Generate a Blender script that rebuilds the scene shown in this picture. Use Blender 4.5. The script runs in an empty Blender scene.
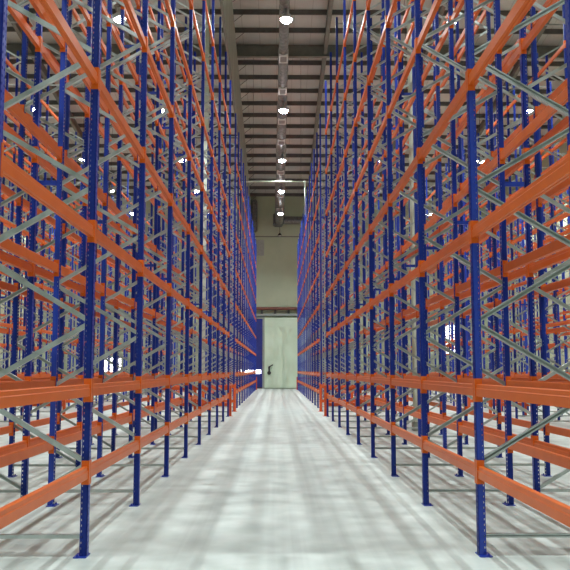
import bpy, bmesh, math, random
from mathutils import Matrix, Vector
random.seed(7)
PI = math.pi
S = bpy.context.scene
COL = S.collection

# ------------------------------------------------------------------ measures (metres; camera above the origin, aisle runs along +Y)
EYE = 1.664; PITCH = 0.1031; YAW = 0.01087; FPX = 823.65
BAY = 2.8; Y0 = 7.646; DEPTH = 1.057
XL, XR = -1.727, 1.864                  # centres of the aisle-side posts, left and right
FLUE = 0.33; AISLE = XR - XL
POST_H = 12.5; PITCH_SLOT = 0.05
LEVELS = [0.743, 1.482, 2.953, 4.424, 5.90, 7.45, 9.02, 10.52]
SEC2_Y = 34.05                            # first frame past the cross aisle
Y_END = 75.5; X_WL, X_WR = -20.4, 20.6; Y_BACK = -32.0
ROOF_END = 17.9; SLOPE = 0.12
def roof_z(y): return ROOF_END + SLOPE * (Y_END - y)

# ------------------------------------------------------------------ materials
def new_mat(name):
    m = bpy.data.materials.new(name); m.use_nodes = True
    nt = m.node_tree
    return m, nt, nt.nodes['Principled BSDF']
def L(nt, a, b): nt.links.new(a, b)
def noise_mix(nt, bsdf, c1, c2, scale, coord='Object', stretch=None, detail=4, lo=.35, hi=.65):
    tc = nt.nodes.new('ShaderNodeTexCoord'); n = nt.nodes.new('ShaderNodeTexNoise')
    n.inputs['Scale'].default_value = scale; n.inputs['Detail'].default_value = detail
    src = tc.outputs[coord]
    if stretch:
        mp = nt.nodes.new('ShaderNodeMapping'); mp.inputs['Scale'].default_value = stretch
        L(nt, src, mp.inputs['Vector']); src = mp.outputs['Vector']
    L(nt, src, n.inputs['Vector'])
    r = nt.nodes.new('ShaderNodeValToRGB')
    r.color_ramp.elements[0].position = lo; r.color_ramp.elements[1].position = hi
    r.color_ramp.elements[0].color = (*c1, 1); r.color_ramp.elements[1].color = (*c2, 1)
    L(nt, n.outputs['Fac'], r.inputs['Fac'])
    if bsdf is not None: L(nt, r.outputs['Color'], bsdf.inputs['Base Color'])
    return n, r
def mat_noise(name, c1, c2, scale, rough=.5, metal=0., spec=None, stretch=None, bump=0.):
    m, nt, b = new_mat(name)
    n, r = noise_mix(nt, b, c1, c2, scale, stretch=stretch)
    b.inputs['Roughness'].default_value = rough; b.inputs['Metallic'].default_value = metal
    if spec is not None: b.inputs['Specular IOR Level'].default_value = spec
    if bump:
        bp = nt.nodes.new('ShaderNodeBump'); bp.inputs['Strength'].default_value = bump; bp.inputs['Distance'].default_value = .01
        L(nt, n.outputs['Fac'], bp.inputs['Height']); L(nt, bp.outputs['Normal'], b.inputs['Normal'])
    return m
M = {}
M['blue'] = mat_noise('blue_paint', (.015, .043, .35), (.019, .051, .39), 3, .36, spec=.45)
M['orange'] = mat_noise('orange_paint', (.66, .118, .010), (.71, .132, .013), 4, .36, spec=.3)
M['guard'] = mat_noise('guard_orange_paint', (.66, .09, .016), (.72, .11, .02), 4, .4)
M['galv'] = mat_noise('galvanised_steel', (.44, .47, .455), (.56, .59, .57), 9, .30, .6)
M['duct'] = mat_noise('duct_steel', (.14, .14, .13), (.25, .25, .235), 6, .45, .4)
M['white_frame'] = mat_noise('grille_white', (.70, .70, .68), (.76, .76, .74), 5, .5)
M['grille'] = mat_noise('grille_grey', (.34, .33, .32), (.40, .39, .38), 60, .6)
M['purlin'] = mat_noise('purlin_steel', (.105, .095, .09), (.13, .12, .11), 3, .6)
M['rafter'] = mat_noise('rafter_steel', (.16, .155, .135), (.20, .195, .17), 2, .6)
M['curtain'] = mat_noise('curtain_sheet', (.33, .34, .30), (.40, .41, .37), 1.2, .7, stretch=(1, 1, .3))
M['wall'] = mat_noise('wall_panel', (.475, .535, .375), (.52, .58, .41), .8, .6, bump=.02)
M['panel'] = mat_noise('cold_door_panel', (.66, .80, .61), (.72, .85, .67), .9, .45)
M['bluedoor'] = mat_noise('blue_door_curtain', (.022, .03, .21), (.03, .04, .26), 2, .5)
M['jamb'] = mat_noise('grey_jamb', (.30, .33, .31), (.36, .39, .36), 5, .5)
M['rail'] = mat_noise('red_brown_pipe', (.17, .055, .035), (.22, .075, .045), 5, .5)
M['dark'] = mat_noise('dark_metal', (.03, .03, .03), (.05, .05, .045), 8, .5)
M['louver'] = mat_noise('louver_grey', (.36, .38, .36), (.42, .44, .42), 6, .6)
M['pipe'] = mat_noise('pale_green_pipe', (.55, .62, .50), (.62, .69, .57), 6, .25, .2)
M['column'] = mat_noise('column_paint', (.58, .62, .52), (.66, .70, .60), 1.5, .55)
M['plinth'] = mat_noise('column_plinth', (.26, .28, .24), (.33, .35, .30), 3, .7)
M['lampmetal'] = mat_noise('lamp_aluminium', (.55, .55, .58), (.65, .65, .68), 10, .3, .8)
def mat_emit(name, col, st):
    m, nt, b = new_mat(name)
    b.inputs['Base Color'].default_value = (*col, 1); b.inputs['Emission Color'].default_value = (*col, 1)
    b.inputs['Emission Strength'].default_value = st
    return m
M['lamp'] = mat_emit('lamp_glass', (.92, .95, 1.0), 60)
M['daylight'] = mat_emit('daylit_glazing', (1, 1, 1), 9)
# roof sheet: seams run with the slope
m, nt, b = new_mat('roof_sheet')
n, r = noise_mix(nt, None, (.55, .555, .53), (.61, .615, .59), .7)
tc = nt.nodes.new('ShaderNodeTexCoord'); sx = nt.nodes.new('ShaderNodeSeparateXYZ'); L(nt, tc.outputs['Object'], sx.inputs[0])
md = nt.nodes.new('ShaderNodeMath'); md.operation = 'FRACT'; L(nt, sx.outputs['X'], md.inputs[0])
lt = nt.nodes.new('ShaderNodeMath'); lt.operation = 'LESS_THAN'; lt.inputs[1].default_value = .035; L(nt, md.outputs[0], lt.inputs[0])
mx = nt.nodes.new('ShaderNodeMix'); mx.data_type = 'RGBA'; L(nt, lt.outputs[0], mx.inputs['Factor']); L(nt, r.outputs['Color'], mx.inputs[6]); mx.inputs[7].default_value = (.44, .44, .41, 1)
L(nt, mx.outputs[2], b.inputs['Base Color']); b.inputs['Roughness'].default_value = .7
M['roof'] = m
# concrete floor: clouding, lengthwise tyre wear with beam shadows painted in, saw-cut joints
m, nt, b = new_mat('power_floated_concrete')
n1, r1 = noise_mix(nt, None, (.54, .59, .555), (.69, .735, .705), 2.2, detail=12, lo=.32, hi=.64)
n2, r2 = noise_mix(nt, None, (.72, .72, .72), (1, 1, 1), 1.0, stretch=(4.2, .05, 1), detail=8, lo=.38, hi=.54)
n3, r3 = noise_mix(nt, None, (.80, .80, .80), (1, 1, 1), 1.0, stretch=(1.1, 1.7, 1), detail=9, lo=.36, hi=.54)
def mul(a, c, f=1.):
    k = nt.nodes.new('ShaderNodeMix'); k.data_type = 'RGBA'; k.blend_type = 'MULTIPLY'; k.inputs['Factor'].default_value = f
    L(nt, a, k.inputs[6]); L(nt, c, k.inputs[7]); return k.outputs[2]
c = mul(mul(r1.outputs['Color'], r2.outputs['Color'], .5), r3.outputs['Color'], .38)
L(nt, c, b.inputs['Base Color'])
mr = nt.nodes.new('ShaderNodeMapRange'); mr.inputs['To Min'].default_value = .32; mr.inputs['To Max'].default_value = .55
L(nt, n1.outputs['Fac'], mr.inputs['Value']); L(nt, mr.outputs[0], b.inputs['Roughness'])
b.inputs['Specular IOR Level'].default_value = .45
M['floor'] = m

# ------------------------------------------------------------------ mesh helpers
def box(bm, x0, x1, y0, y1, z0, z1, mi=0):
    v = [bm.verts.new(p) for p in ((x0,y0,z0),(x1,y0,z0),(x1,y1,z0),(x0,y1,z0),(x0,y0,z1),(x1,y0,z1),(x1,y1,z1),(x0,y1,z1))]
    for q in ((0,3,2,1),(4,5,6,7),(0,1,5,4),(1,2,6,5),(2,3,7,6),(3,0,4,7)):
        bm.faces.new([v[i] for i in q]).material_index = mi
def prism(bm, pts, a, b, frame):
    """extrude the closed 2D outline pts from a to b along the third axis of frame (function (u,v,w)->xyz)"""
    A = [bm.verts.new(frame(u, v, a)) for u, v in pts]; B = [bm.verts.new(frame(u, v, b)) for u, v in pts]
    n = len(pts)
    for i in range(n): bm.faces.new((A[i], A[(i+1) % n], B[(i+1) % n], B[i]))
    bm.faces.new(A[::-1]); bm.faces.new(B)
def lathe(bm, prof, cx, cy, seg=20, close=True):
    rings = []
    for r, z in prof:
        rings.append([bm.verts.new((cx + r*math.cos(2*PI*i/seg), cy + r*math.sin(2*PI*i/seg), z)) for i in range(seg)])
    for a, b in zip(rings, rings[1:]):
        for i in range(seg): bm.faces.new((a[i], a[(i+1) % seg], b[(i+1) % seg], b[i]))
    if close:
        bm.faces.new(rings[0][::-1]); bm.faces.new(rings[-1])
def tube(bm, p, q, r, seg=12):
    p, q = Vector(p), Vector(q); d = (q - p).normalized()
    u = d.orthogonal().normalized(); w = d.cross(u)
    A = [bm.verts.new(p + r*(math.cos(2*PI*i/seg)*u + math.sin(2*PI*i/seg)*w)) for i in range(seg)]
    B = [bm.verts.new(q + r*(math.cos(2*PI*i/seg)*u + math.sin(2*PI*i/seg)*w)) for i in range(seg)]
    for i in range(seg): bm.faces.new((A[i], A[(i+1) % seg], B[(i+1) % seg], B[i]))
    bm.faces.new(A[::-1]); bm.faces.new(B)
def mesh(name, bm, mats, smooth=False):
    bmesh.ops.recalc_face_normals(bm, faces=bm.faces[:])
    me = bpy.data.meshes.new(name); bm.to_mesh(me); bm.free()
    for k in (mats if isinstance(mats, (list, tuple)) else [mats]): me.materials.append(M[k])
    if smooth:
        for p in me.polygons: p.use_smooth = True
    return me
def link(name, me, parent=None, loc=(0,0,0), rz=0.):
    o = bpy.data.objects.new(name, me); COL.objects.link(o); o.location = loc; o.rotation_euler = (0, 0, rz)
    if parent is not None: o.parent = parent
    return o
def obj(name, bm, mats, parent=None, loc=(0,0,0), smooth=False):
    return link(name, mesh(name, bm, mats, smooth), parent, loc)
def tag(o, label, cat, group=None):
    o['label'] = label; o['category'] = cat
    if group: o['group'] = group
    return o
def thing(name, label, cat, loc=(0,0,0), rz=0., group=None):
    return tag(link(name, None, None, loc, rz), label, cat, group)
def struct(name, bm, mats, label=None):
    o = obj(name, bm, mats); o['kind'] = 'structure'
    if label: o['label'] = label
    return o
def copy_thing(root, loc, rz, label, group):
    r = root.copy(); COL.objects.link(r); r.location = loc; r.rotation_euler = (0, 0, rz)
    r['label'] = label; r['group'] = group
    for ch in root.children:
        k = ch.copy(); COL.objects.link(k); k.parent = r
    return r
ORD = ['first','second','third','fourth','fifth','sixth','seventh','eighth','ninth','tenth','eleventh','twelfth','thirteenth','fourteenth','fifteenth']

# ------------------------------------------------------------------ room shell
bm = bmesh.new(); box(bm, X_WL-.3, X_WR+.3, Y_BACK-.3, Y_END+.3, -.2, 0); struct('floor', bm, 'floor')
bm = bmesh.new()
prism(bm, [(Y_BACK-.3, roof_z(Y_BACK-.3)), (Y_END+.3, roof_z(Y_END+.3)), (Y_END+.3, roof_z(Y_END+.3)+.2), (Y_BACK-.3, roof_z(Y_BACK-.3)+.2)], X_WL-.3, X_WR+.3, lambda u, v, w: (w, u, v))
struct('ceiling', bm, 'roof')
bm = bmesh.new(); box(bm, X_WL-.3, X_WR+.3, Y_END, Y_END+.3, 0, roof_z(Y_END)); struct('wall_far', bm, 'wall')
bm = bmesh.new(); box(bm, X_WL-.3, X_WR+.3, Y_BACK-.3, Y_BACK, 0, roof_z(Y_BACK)); struct('wall_near', bm, 'wall')
for nm, x in (('wall_left', X_WL-.3), ('wall_right', X_WR)):
    bm = bmesh.new()
    prism(bm, [(Y_BACK, 0), (Y_END, 0), (Y_END, roof_z(Y_END)), (Y_BACK, roof_z(Y_BACK))], x, x+.3, lambda u, v, w: (w, u, v))
    struct(nm, bm, 'wall')
bm = bmesh.new(); box(bm, X_WL, X_WR, Y_END-.03, Y_END, 13.93, 14.02); struct('trim_1', bm, 'rafter', 'thin grey joint strip across the far wall')

# purlins (C sections across the hall), rafters running with the slope
PUR = []
y = 75.0
while y > 34: PUR.append(y); y -= 1.93
for i, y in enumerate(PUR):
    bm = bmesh.new(); z = roof_z(y)
    prism(bm, [(-.04, 0), (.05, 0), (.05, -.03), (-.025, -.03), (-.025, -.25), (.05, -.25), (.05, -.22), (.065, -.22), (.065, -.28), (-.04, -.28)], X_WL, X_WR, lambda u, v, w: (w, y+u, z+v))
    struct('roof_purlin', bm, 'purlin')
RAFT = [-2.50, 2.92]
for k in (1, 2): RAFT += [-2.50-6.07*k, 2.92+6.07*k]
for x in RAFT:
    bm = bmesh.new()
    def fr(u, v, w): return (x+u, w, roof_z(w) + v)
    prism(bm, [(-.11, -.285), (.11, -.285), (.11, -.30), (.01, -.30), (.01, -.80), (.11, -.80), (.11, -.82), (-.11, -.82), (-.11, -.80), (-.01, -.80), (-.01, -.30), (-.11, -.30)], 30, Y_END, fr)
    struct('roof_rafter', bm, 'rafter')
# fly braces between purlins and the left rafter by the aisle
for i, y in enumerate(PUR):
    bm = bmesh.new(); tube(bm, (-2.49, y+.02, roof_z(y)-.80), (-1.85, y+.02, roof_z(y)-.27), .018, 6); struct('fly_brace', bm, 'purlin')
# deep portal beam across the roof between the rafters
yb = 47.55
bm = bmesh.new(); z = roof_z(yb)
prism(bm, [(-.14, -.285), (.14, -.285), (.14, -.31), (.012, -.31), (.012, -.95), (.14, -.95), (.14, -.98), (-.14, -.98), (-.14, -.95), (-.012, -.95), (-.012, -.31), (-.14, -.31)], X_WL, X_WR, lambda u, v, w: (w, yb+u, z+v))
struct('portal_beam', bm, 'rafter', 'deep grey roof beam crossing above the aisle')
# draught curtain hanging below the left rafter
bm = bmesh.new()
prism(bm, [(32, roof_z(32)-.83), (Y_END-.02, roof_z(Y_END)-.83), (Y_END-.02, 14.05), (32, 17.6)], -2.40, -2.34, lambda u, v, w: (w, u, v))
cur = tag(obj('draught_curtain', bm, 'curtain'), 'deep grey draught curtain hanging below the roof left of the aisle', 'curtain')
bm = bmesh.new()
prism(bm, [(32, 17.6), (Y_END-.02, 14.05), (Y_END-.02, 13.97), (32, 17.52)], -2.43, -2.31, lambda u, v, w: (w, u, v))
obj('bottom_rail', bm, 'rafter', cur)

bm = bmesh.new(); box(bm, -2.28, -1.74, 74.5, 75.45, 14.35, 17.3)
bmesh.ops.bevel(bm, geom=bm.edges[:], offset=.1, segments=3, affect='EDGES')
tag(obj('duct_drop', bm, 'duct'), 'grey boxed duct drop on the far wall, left of the pendant', 'duct')
# far wall fittings
bm = bmesh.new(); box(bm, -4.3, -1.24, 75.40, 75.49, .12, 6.35); d1 = obj('door_1', bm, 'bluedoor'); d1['kind'] = 'structure'; d1['label'] = 'tall blue fabric door in the far wall'
bm = bmesh.new(); box(bm, -4.0, -1.38, 75.37, 75.405, 1.36, 1.70); o = obj('vision_strip', bm, 'daylight', d1); o['label'] = 'bright white window strip'
bm = bmesh.new(); box(bm, -4.3, -1.24, 75.37, 75.49, 0.0, .12); obj('bottom_bar', bm, 'dark', d1)
bm = bmesh.new()
box(bm, -1.235, -1.06, 75.30, 75.49, 0, 6.6); box(bm, -4.5, -1.235, 75.30, 75.49, 6.36, 6.6)
struct('trim_2', bm, 'jamb', 'grey jamb beside the blue door')
bm = bmesh.new(); box(bm, -1.05, 2.75, 75.22, 75.40, .06, 6.45)
bmesh.ops.bevel(bm, geom=bm.edges[:], offset=.03, segments=2, affect='EDGES')
d2 = obj('door_2', bm, 'panel'); d2['kind'] = 'structure'; d2['label'] = 'wide pale green sliding insulated door on the far wall'
bm = bmesh.new()
tube(bm, (-.62, 75.21, 1.42), (-.62, 75.12, 1.42), .17, 20); box(bm, -.70, -.54, 75.10, 75.2, 1.45, 2.0)
tube(bm, (-.66, 75.1, 1.95), (-.28, 75.06, 2.15), .05, 10)
obj('door_handle', bm, 'dark', d2)
bm = bmesh.new(); box(bm, -6, 6, 75.12, 75.42, 6.62, 6.80)
tr = tag(obj('door_track', bm, 'jamb'), 'long grey track above the sliding door on the far wall', 'track')
bm = bmesh.new(); tube(bm, (-7.5, 75.2, 7.28), (7.5, 75.2, 7.28), .14, 14)
rp = tag(obj('wall_pipe', bm, 'rail'), 'red-brown pipe running across the far wall above the door track', 'pipe')
for x in (-4.8, -3.1, -1.3, -.1, 1.15, 2.4, 4.1):
    bm = bmesh.new(); box(bm, x-.1, x+.1, 75.10, 75.46, 6.81, 7.13); obj('bracket', bm, 'dark', rp)
bm = bmesh.new()
box(bm, -1.98, -1.12, 75.44, 75.49, 12.20, 13.66)
for k in range(14): box(bm, -1.93, -1.17, 75.42, 75.445, 12.27+k*.1, 12.32+k*.1)
tag(obj('wall_louver', bm, 'louver'), 'pale grey louvred panel high on the far wall', 'vent')
pl = thing('pendant_light', 'small dark cone pendant hanging on a rod before the far wall', 'light', (.33, 75.3, 14.05))
bm = bmesh.new(); lathe(bm, [(.19, 0), (.19, .03), (.07, .22), (.03, .26)], 0, 0, 16); obj('shade', bm, 'dark', pl)
bm = bmesh.new(); lathe(bm, [(.13, -.02), (.17, 0)], 0, 0, 16); obj('diffuser', bm, 'white_frame', pl)
bm = bmesh.new(); tube(bm, (0, 0, .25), (0, 0, .80), .018, 8); obj('rod', bm, 'dark', pl)
# daylit openings at the ends of the outer rows
for nm, x0, x1, z0, z1 in (('window_1', -16.0, -14.1, 1.25, 2.75), ('window_2', 15.5, 16.5, 3.2, 5.8)):
    bm = bmesh.new(); box(bm, x0, x1, 75.44, 75.49, z0, z1); w = obj(nm, bm, 'daylight'); w['kind'] = 'structure'
    bm = bmesh.new()
    for a in ((x0-.08, x0, z0-.08, z1+.08), (x1, x1+.08, z0-.08, z1+.08), (x0, x1, z0-.08, z0), (x0, x1, z1, z1+.08)): box(bm, a[0], a[1], 75.41, 75.49, a[2], a[3])
    obj('window_frame', bm, 'jamb', w)

# ------------------------------------------------------------------ air duct above the aisle
DX = .30
dt = thing('air_duct', 'long round steel air duct hanging above the middle of the aisle', 'duct', (0, 0, 0))
segs = [(24, 33, .19), (33, 40, .22), (40, 48, .26), (48, 58, .31), (58, 74.2, .38)]
def duct_bottom(y): return 14.86
for (a, b_, r) in segs:
    bm = bmesh.new(); zc = duct_bottom(a) + r
    prof = []
    n = 24
    def ring(y, rr): return [bm.verts.new((DX + rr*math.cos(2*PI*i/n), y, duct_bottom(y) + r + rr*math.sin(2*PI*i/n))) for i in range(n)]
    ys = [a, a+.55]
    rs = [r-.045 if a > 24 else r, r]
    t = a + 1.5
    while t < b_ - .3:
        ys += [t-.03, t-.015, t+.015, t+.03]; rs += [r, r+.012, r+.012, r]; t += 1.25
    ys.append(b_); rs.append(r)
    R = [ring(y, q) for y, q in zip(ys, rs)]
    for p, q in zip(R, R[1:]):
        for i in range(n): bm.faces.new((p[i], p[(i+1) % n], q[(i+1) % n], q[i]))
    bm.faces.new(R[0][::-1]); bm.faces.new(R[-1])
    obj('duct_section', bm, 'duct', dt, smooth=False)
for y in (27.3, 33.9, 38.0, 42.8, 46.8, 54.2, 61.5, 67.0):
    r = next(q for a, b_, q in segs if a <= y <= b_); z = duct_bottom(y)
    h = .17 + .1*(y-27)/40
    bm = bmesh.new()
    for (x0, x1, y0, y1) in ((-h, h, -.40, -.34), (-h, h, .34, .40), (-h, -h+.05, -.34, .34), (h-.05, h, -.34, .34)): box(bm, DX+x0, DX+x1, y+y0, y+y1, z-.05, z+.06)
    g = obj('outlet_frame', bm, 'white_frame', dt)
    bm = bmesh.new()
    for k in range(7): box(bm, DX-h+.05, DX+h-.05, y-.31+k*.1, y-.27+k*.1, z-.02, z+.05)
    obj('outlet_grille', bm, 'grille', g)
bm = bmesh.new(); box(bm, -.28, .66, 74.2, 75.4, 14.85, 16.0)
bmesh.ops.bevel(bm, geom=bm.edges[:], offset=.12, segments=3, affect='EDGES'); obj('end_box', bm, 'duct', dt)
bm = bmesh.new(); tube(bm, (.62, 74.85, 15.4), (5.0, 74.85, 15.4), .36, 24)
for k in range(8): tube(bm, (.9+k*.5, 74.85, 15.4), (.94+k*.5, 74.85, 15.4), .375, 24)
obj('branch_duct', bm, 'duct', dt)
for y in range(26, 74, 4):
    bm = bmesh.new(); tube(bm, (DX, y, 15.2), (DX, y, roof_z(y)-.05), .012, 6); obj('hanger_rod', bm, 'purlin', dt)
# sprinkler main across the aisle
bm = bmesh.new()
tube(bm, (-2.2, 48.9, 13.0), (2.2, 48.9, 13.0), .05, 12); tube(bm, (1.74, 48.9, 13.0), (1.74, 48.9, 11.0), .045, 12)
tube(bm, (1.66, 48.9, 13.0), (1.82, 48.9, 13.0), .065, 12)
sp = tag(obj('sprinkler_pipe', bm, 'pipe', smooth=True), 'pale green pipe crossing the aisle high up with a short drop on the right', 'pipe')
bm = bmesh.new(); tube(bm, (-1.4, 48.9, 13.0), (-1.4, 48.9, roof_z(48.9)), .01, 6); obj('hanger_rod', bm, 'purlin', sp)
bm = bmesh.new(); tube(bm, (1.5, 48.9, 13.0), (1.5, 48.9, roof_z(48.9)), .01, 6); obj('hanger_rod', bm, 'purlin', sp)

# ------------------------------------------------------------------ high-bay lamps
LZ = 14.40
bm = bmesh.new(); lathe(bm, [(.255, 0), (.262, .01), (.24, .07), (.19, .15), (.10, .22), (.085, .22), (.085, .40), (.03, .43)], 0, 0, 24); me_sh = mesh('reflector', bm, 'lampmetal', True)
bm = bmesh.new(); lathe(bm, [(.06, -.13), (.13, -.11), (.19, -.06), (.22, .004)], 0, 0, 24); me_gl = mesh('glass', bm, 'lamp', True)
LAMP_W = 1
def lamp_light():
    l = bpy.data.lights.new('lamp_light', 'AREA'); l.shape = 'DISK'; l.size = .22; l.energy = 350; l.color = (.90, 1.0, 1.0); l.spread = math.radians(144)
    return l
LL = lamp_light()
lamp_x = [.36 + 6.07*i for i in (-3, -2, -1, 0, 1, 2, 3)]
lamp_y = [-26., -15., -4., 7.3, 18.2, 28.9, 39.5, 49.2, 57.9, 66.4]  # rearmost rows are unseen, added to light post faces towards the camera
names_x = {0: 'over the middle aisle', -1: 'over the next aisle to the left', -2: 'over the second aisle to the left', 1: 'over the next aisle to the right', 2: 'over the second aisle to the right', -3: 'by the left wall', 3: 'by the right wall'}
cnt = 0
for ix, x in enumerate(lamp_x):
    for iy, y in enumerate(lamp_y):
        if iy >= 5:
            t = thing('high_bay_lamp', 'round high-bay lamp %s, %s from the front' % (names_x[ix-3], ORD[iy-5]), 'lamp', (x, y, LZ), 0, 'high-bay lamps')
            link('reflector', me_sh, t); link('glass', me_gl, t)
            bm = bmesh.new(); top = duct_bottom(y) - .001 - LZ if ix == 3 else roof_z(y) - LZ - .01
            tube(bm, (0, 0, .40), (0, 0, top), .012, 6); obj('cable', bm, 'dark', t)
        if (y < 0 and abs(ix-3) > 1) or (y < 15 and abs(ix-3) > 1): continue
        lo = bpy.data.objects.new('lamp_light', LL); COL.objects.link(lo); lo.location = (x, y, LZ-.15)

# ------------------------------------------------------------------ racking: shared meshes
def post_mesh():
    bm = bmesh.new()
    cols = []                                              # (x, y, hole column starts here)
    P = [(.0375, .026), (.0375, .05), (.025, .05), (.016, .05), (-.028, .05), (-.0375, .042), (-.0375, .031), (-.0375, .018),
         (-.0375, -.018), (-.0375, -.031), (-.0375, -.042), (-.028, -.05), (.016, -.05), (.025, -.05), (.0375, -.05), (.0375, -.026)]
    P = [(x*.893, y*.85) for x, y in P]
    holes = {2, 6, 8, 12}
    n = int(POST_H / PITCH_SLOT)
    zs = [.008]
    for i in range(n): zs += [i*PITCH_SLOT + .016, i*PITCH_SLOT + .034]
    zs.append(POST_H)
    V = [[bm.verts.new((x, y, z)) for x, y in P] for z in zs]
    for i in range(len(zs)-1):
        for j in range(len(P)-1):
            if i % 2 == 1 and j in holes: continue
            bm.faces.new((V[i][j], V[i][j+1], V[i+1][j+1], V[i+1][j]))
    bmesh.ops.solidify(bm, geom=bm.faces[:], thickness=.0025)
    return mesh('post', bm, 'blue')
def post_simple(bm, x, flip, z0=.008):
    s = -1 if flip else 1
    pts = [(.0375, .026), (.0375, .05), (-.028, .05), (-.0375, .042), (-.0375, -.042), (-.028, -.05), (.0375, -.05), (.0375, -.026), (.034, -.026), (.034, -.046), (-.027, -.046), (-.034, -.04), (-.034, .04), (-.027, .046), (.034, .046), (.034, .026)]
    prism(bm, pts, z0, POST_H, lambda u, v, w: (x + s*u*.893, v*.85, w))
def channel(bm, p, q, h=.044, d=.042, t=.004, flip=False):
    """U channel from p to q lying in the XZ plane, web facing -Y (or +Y)"""
    p, q = Vector(p), Vector(q); e = (q - p); ln = e.length; e.normalize(); u = Vector((-e.z, 0, e.x)); s = -1 if flip else 1
    pts = [(-h/2, -d/2), (h/2, -d/2), (h/2, d/2), (h/2-.014, d/2), (h/2-.014, d/2-t), (h/2-t, d/2-t), (h/2-t, -d/2+t), (-h/2+t, -d/2+t), (-h/2+t, d/2-t), (-h/2+.014, d/2-t), (-h/2+.014, d/2), (-h/2, d/2)]
    prism(bm, pts, 0, ln, lambda a, b, w: tuple(p + e*w + u*a + Vector((0, s*b, 0))))
ZN = [.18 + .642*i for i in range(19)]                    # brace nodes, rear first
def brace_ends(i):
    a, b_ = ZN[i], ZN[i+1]; k = .012
    xa, xb = (DEPTH-.004, .004) if i % 2 == 0 else (.004, DEPTH-.004)
    return (xa, 0, a+k), (xb, 0, b_-k)
ME_POST = post_mesh()
bm = bmesh.new(); box(bm, -.038, .078, -.10, .10, 0, .008); bmesh.ops.bevel(bm, geom=[e for e in bm.edges if abs(e.verts[0].co.z-e.verts[1].co.z) > .001], offset=.008, segments=2, affect='EDGES')
for yy in (-.075, .075): lathe(bm, [(.014, .008), (.014, .018), (.008, .018), (.008, .03)], .045, yy, 8)
ME_PLATE = mesh('base_plate', bm, 'blue')
ME_DIAG = []
for i in range(18):
    bm = bmesh.new(); a, b_ = brace_ends(i); channel(bm, a, b_, flip=True); ME_DIAG.append(mesh('diagonal_brace', bm, 'galv'))
ME_HOR = []
for z in (.175, 12.30):
    bm = bmesh.new(); channel(bm, (.022, 0, z), (DEPTH-.022, 0, z), h=.036, flip=True); ME_HOR.append(mesh('horizontal_brace', bm, 'galv'))
bm = bmesh.new()
for x, f in ((0, False), (DEPTH, True)): post_simple(bm, x, f)
for x, s in ((0, 1), (DEPTH, -1)): box(bm, min(x-.038*s, x+.078*s), max(x-.038*s, x+.078*s), -.1, .1, 0, .008)
nf = len(bm.faces)
for i in range(18): channel(bm, *brace_ends(i), flip=True)
for z in (.175, 12.30): channel(bm, (.022, 0, z), (DEPTH-.022, 0, z), h=.036, flip=True)
bm.faces.ensure_lookup_table()
for f in bm.faces[nf:]: f.material_index = 1
ME_FRAME = mesh('upright_frame', bm, ['blue', 'galv'])
# beam: stepped box rail and two angle connectors (local -X looks out of the rack)
RAILP = [(a + .003, b) for a, b in [(-.034, -.055), (-.034, .014), (-.028, .020), (-.028, .050), (-.022, .055), (.014, .055), (.018, .050), (.018, -.055), (-.001, -.055), (-.003, -.050), (-.011, -.050), (-.013, -.055)]]
def rail(bm, X=0, Y=0, Z=0, s=1, hl=1.352): prism(bm, RAILP, -hl, hl, lambda u, v, w: (X + s*u, Y + w, Z + v))
def connector(bm, e, X=0, Y=0, Z=0, s=1):
    H = .107
    def bx(x0, x1, y0, y1):
        xs = sorted((X+s*x0, X+s*x1)); ys = sorted((Y+e*y0, Y+e*y1)); box(bm, xs[0], xs[1], ys[0], ys[1], Z-H, Z+H)
    bx(-.0385, .031, 1.3525, 1.357); bx(-.0385, -.0340, 1.357, 1.397)
bm = bmesh.new(); rail(bm); ME_RAIL = mesh('rail', bm, 'orange')
ME_CON = []
for e in (-1, 1):
    bm = bmesh.new(); connector(bm, e); ME_CON.append(mesh('end_connector', bm, 'orange'))

# ------------------------------------------------------------------ racking: layout
Y1 = [Y0 - 2.68] + [Y0 + BAY*k for k in range(9)]                     # near block, k = -1 .. 8
Y2 = [SEC2_Y + BAY*k for k in range(14)]                    # block past the cross aisle
rows = []                                                   # side, rank, x of aisle-side post, direction of local +x
for side, x0, s in (('left', XL, -1), ('right', XR, 1)):
    x = x0
    for pair in range(3):
        rows.append((side, 2*pair, x, s)); x += s*(2*DEPTH + FLUE); rows.append((side, 2*pair+1, x, -s)); x += s*AISLE
rowname = {0: 'nearest %s rack', 1: 'second rack row %s', 2: 'third rack row %s', 3: 'fourth rack row %s', 4: 'fifth rack row %s', 5: 'sixth rack row %s'}
proto = None
def full_frame(loc, rz, label, group):
    global proto
    if proto is None:
        proto = thing('upright_frame', label, 'rack frame', loc, rz, group)
        link('post', ME_POST, proto); link('post', ME_POST, proto, (DEPTH, 0, 0), PI)
        link('base_plate', ME_PLATE, proto); link('base_plate', ME_PLATE, proto, (DEPTH, 0, 0), PI)
        for m_ in ME_DIAG: link('diagonal_brace', m_, proto)
        for m_ in ME_HOR: link('horizontal_brace', m_, proto)
        return proto
    return copy_thing(proto, loc, rz, label, group)
firstfar = None
def plain_frame(loc, rz, label, group):
    o = link('upright_frame', ME_FRAME, None, loc, rz)
    return tag(o, label, 'rack frame', group)
def in_view(x, y, lim=.43): return abs(x) < lim * y
beams = []                                                  # candidates (x, y, z, s, label)
frames_at = {}
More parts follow.
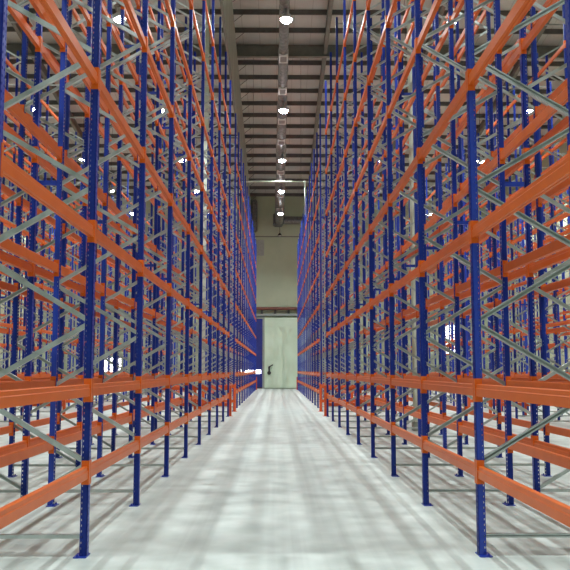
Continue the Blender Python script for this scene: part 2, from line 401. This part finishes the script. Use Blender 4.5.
for side, rank, x, s in rows:
    rz = 0. if s > 0 else PI
    rn = rowname[rank] % side if rank else rowname[0] % side
    near = min(abs(x), abs(x + s*DEPTH))
    for blk, Ys in ((1, Y1), (2, Y2)):
        built = []
        for k, y in enumerate(Ys):
            if rank == 0: ok = True
            elif rank == 1: ok = y > 4
            else: ok = in_view(near, y)
            if ok: built.append((k, y))
        for n, (k, y) in enumerate(built):
            if blk == 1:
                if rank == 0: w = '%s from the camera' % ORD[n]
                else: w = 'last before the cross aisle' if k == 9 else '%s before the cross aisle' % ORD[9-k]
            else: w = '%s past the cross aisle' % ORD[k]
            lab = 'blue upright frame, %s, %s' % (w, rn)
            grp = 'upright frames of the racking'
            if blk == 1 or (rank == 0 and k < 4): full_frame((x, y, 0), rz, lab, grp)
            else: plain_frame((x, y, 0), rz, lab, grp)
            frames_at[(side, rank, blk, k)] = (x, y, s)
        for n in range(len(built)-1):
            y = (built[n][1] + built[n+1][1]) / 2
            if blk == 1:
                kk = built[n][0]
                if rank == 0: w = '%s bay from camera' % ORD[n]
                else: w = 'last bay before cross aisle' if kk == 8 else '%s bay before cross aisle' % ORD[8-kk]
            else: w = '%s bay past cross aisle' % ORD[built[n][0]]
            for li, z in enumerate(LEVELS):
                lv = ['lowest', 'second', 'third', 'fourth', 'fifth', 'sixth', 'seventh', 'top'][li]
                for face in (0, 1):
                    bx = x if face == 0 else x + s*DEPTH
                    bs = s if face == 0 else -s             # local -X looks outwards
                    beams.append((bx, y, z, bs * (1 if y > Y0 else 2), 'orange beam, %s level, %s, %s of %s' % (lv, w, 'aisle side' if face == 0 else 'back', rn)))
# rank the beams by the size at which they show
def pix(x, y, z):
    z -= EYE
    c, s_ = math.cos(YAW), math.sin(YAW); xr = c*x - s_*y; yr = s_*x + c*y
    c, s_ = math.cos(PITCH), math.sin(PITCH); d = c*yr + s_*z; u = -s_*yr + c*z
    return (285 + FPX*xr/d, 285 - FPX*u/d, d)
def shown(b):
    x, y, z, s, lab = b; tot = 0.; N = 8
    for i in range(N):
        p = pix(x, y - 1.35 + 2.7*(i+.5)/N, z)
        if -2 < p[0] < 572 and -2 < p[1] < 572:
            a = pix(x, y - 1.35 + 2.7*i/N, z); c = pix(x, y - 1.35 + 2.7*(i+1)/N, z)
            tot += math.hypot(a[0]-c[0], a[1]-c[1]) * .11 * FPX / p[2]
    return tot
beams.sort(key=shown, reverse=True)
bproto = None
for (x, y, z, s, lab) in beams[:300]:
    fy = 1. if abs(s) == 1 else .9545
    rz = 0. if s > 0 else PI
    if bproto is None:
        bproto = thing('rack_beam', lab, 'rack beam', (x, y, z), rz, 'orange rack beams'); bproto['kind'] = 'thing'
        link('rail', ME_RAIL, bproto)
        for m_ in ME_CON: link('end_connector', m_, bproto)
        bproto.scale.y = fy
    else: copy_thing(bproto, (x, y, z), rz, lab, 'orange rack beams').scale.y = fy
bm = bmesh.new()
for (x, y, z, s, lab) in beams[300:]:
    if abs(s) == 2: continue
    rail(bm, x, y, z, s); connector(bm, -1, x, y, z, s); connector(bm, 1, x, y, z, s)
o = obj('far_rack_beams', bm, 'orange'); o['kind'] = 'stuff'; tag(o, 'remaining orange beams of the racks farther from the camera', 'rack beams')

# row spacers between back-to-back frames
bm = bmesh.new(); prism(bm, [(-.02, -.03), (.02, -.03), (.02, .03), (-.02, .03)], .039, FLUE-.039, lambda u, v, w: (w, u, v)); ME_SPACER = mesh('row_spacer', bm, 'blue')
for side, s in (('left', -1), ('right', 1)):
    for pair in range(3):
        for blk in (1, 2):
            for k in range(14):
                a = frames_at.get((side, 2*pair, blk, k)); b_ = frames_at.get((side, 2*pair+1, blk, k))
                if not a or not b_: continue
                if blk == 2 and (pair or k > 5): continue
                for zi, z in ((0, 4.06), (1, 8.15)):
                    w = ('%s frame from the camera' % ORD[k]) if blk == 1 and pair == 0 else ('%s frame before the cross aisle' % ORD[9-k]) if blk == 1 else ('%s frame past the cross aisle' % ORD[k])
                    nm = ['first', 'second', 'third'][pair]
                    lab = '%s blue spacer, %s, between the %s pair of rows %s' % (['lower', 'upper'][zi], w, nm, side)
                    o = link('row_spacer', ME_SPACER, None, (a[0] + s*DEPTH, a[1], z), 0. if s > 0 else PI)
                    tag(o, lab, 'rack spacer', 'row spacers')

# end guards at the cross aisle and the far end
W = 2*DEPTH + FLUE
for side, x0, s in (('left', XL, -1), ('right', XR, 1)):
    x = x0
    for pair in range(3):
        for yy, w in ((30.36, 'near side of the cross aisle'), (33.70, 'far side of the cross aisle'), (70.85, 'far end of the racks')):
            nm = ['nearest', 'second', 'third'][pair]
            t = thing('end_guard', 'orange end guard, %s, %s row pair %s' % (w, nm, side), 'guard rail', (x + s*W/2, yy, 0), 0, 'orange rack end guards')
            for px in (-W/2-.055, 0, W/2+.055):
                bm = bmesh.new(); box(bm, px-.05, px+.05, -.05, .05, .012, 1.10); bmesh.ops.bevel(bm, geom=bm.edges[:], offset=.008, segments=1, affect='EDGES')
                p = obj('guard_post', bm, 'guard', t)
                bm = bmesh.new(); box(bm, px-.10, px+.10, -.10, .10, 0, .012); obj('foot_plate', bm, 'guard', p)
            for z in (.42, 1.0):
                for a, b_ in ((-W/2-.004, -.051), (.051, W/2+.004)):
                    bm = bmesh.new(); box(bm, a, b_, -.03, .03, z-.06, z+.06); bmesh.ops.bevel(bm, geom=bm.edges[:], offset=.008, segments=1, affect='EDGES'); obj('guard_rail', bm, 'guard', t)
        x += s*(W + AISLE)

# pale building columns standing inside the second rows
for x, y, w in ((4.0, 24.0 - .95, 'right'), (-3.63, 41.0, 'left')):
    t = thing('building_column', 'pale green steel column standing inside the second rack row %s' % w, 'column', (x, y, 0))
    bm = bmesh.new()
    prism(bm, [(-.17, -.17), (.17, -.17), (.17, -.15), (.012, -.15), (.012, .15), (.17, .15), (.17, .17), (-.17, .17), (-.17, .15), (-.012, .15), (-.012, -.15), (-.17, -.15)], .25, roof_z(y)-.29, lambda u, v, k: (u, v, k))
    obj('shaft', bm, 'column', t)
    bm = bmesh.new(); box(bm, -.21, .21, -.21, .21, 0, .25); obj('plinth', bm, 'plinth', t)

# ------------------------------------------------------------------ camera, world, colour
cam = bpy.data.cameras.new('camera'); co = bpy.data.objects.new('camera', cam); COL.objects.link(co)
co.location = (0, 0, EYE); co.rotation_euler = (PI/2 + PITCH, 0, -YAW)
cam.sensor_width = 36; cam.lens = FPX/570*36; cam.clip_end = 300; cam.clip_start = .1
S.camera = co
w = bpy.data.worlds.new('world'); S.world = w; w.use_nodes = True
w.node_tree.nodes['Background'].inputs['Color'].default_value = (.6, .65, .7, 1); w.node_tree.nodes['Background'].inputs['Strength'].default_value = .3
S.view_settings.view_transform = 'Standard'; S.view_settings.look = 'None'; S.view_settings.gamma = 1; S.view_settings.use_curve_mapping = False
S.view_settings.exposure = 0.0
S.cycles.max_bounces = 8; S.cycles.diffuse_bounces = 6; S.cycles.glossy_bounces = 4
S.cycles.use_denoising = True; S.cycles.use_light_tree = True
S.cycles.sample_clamp_indirect = 8
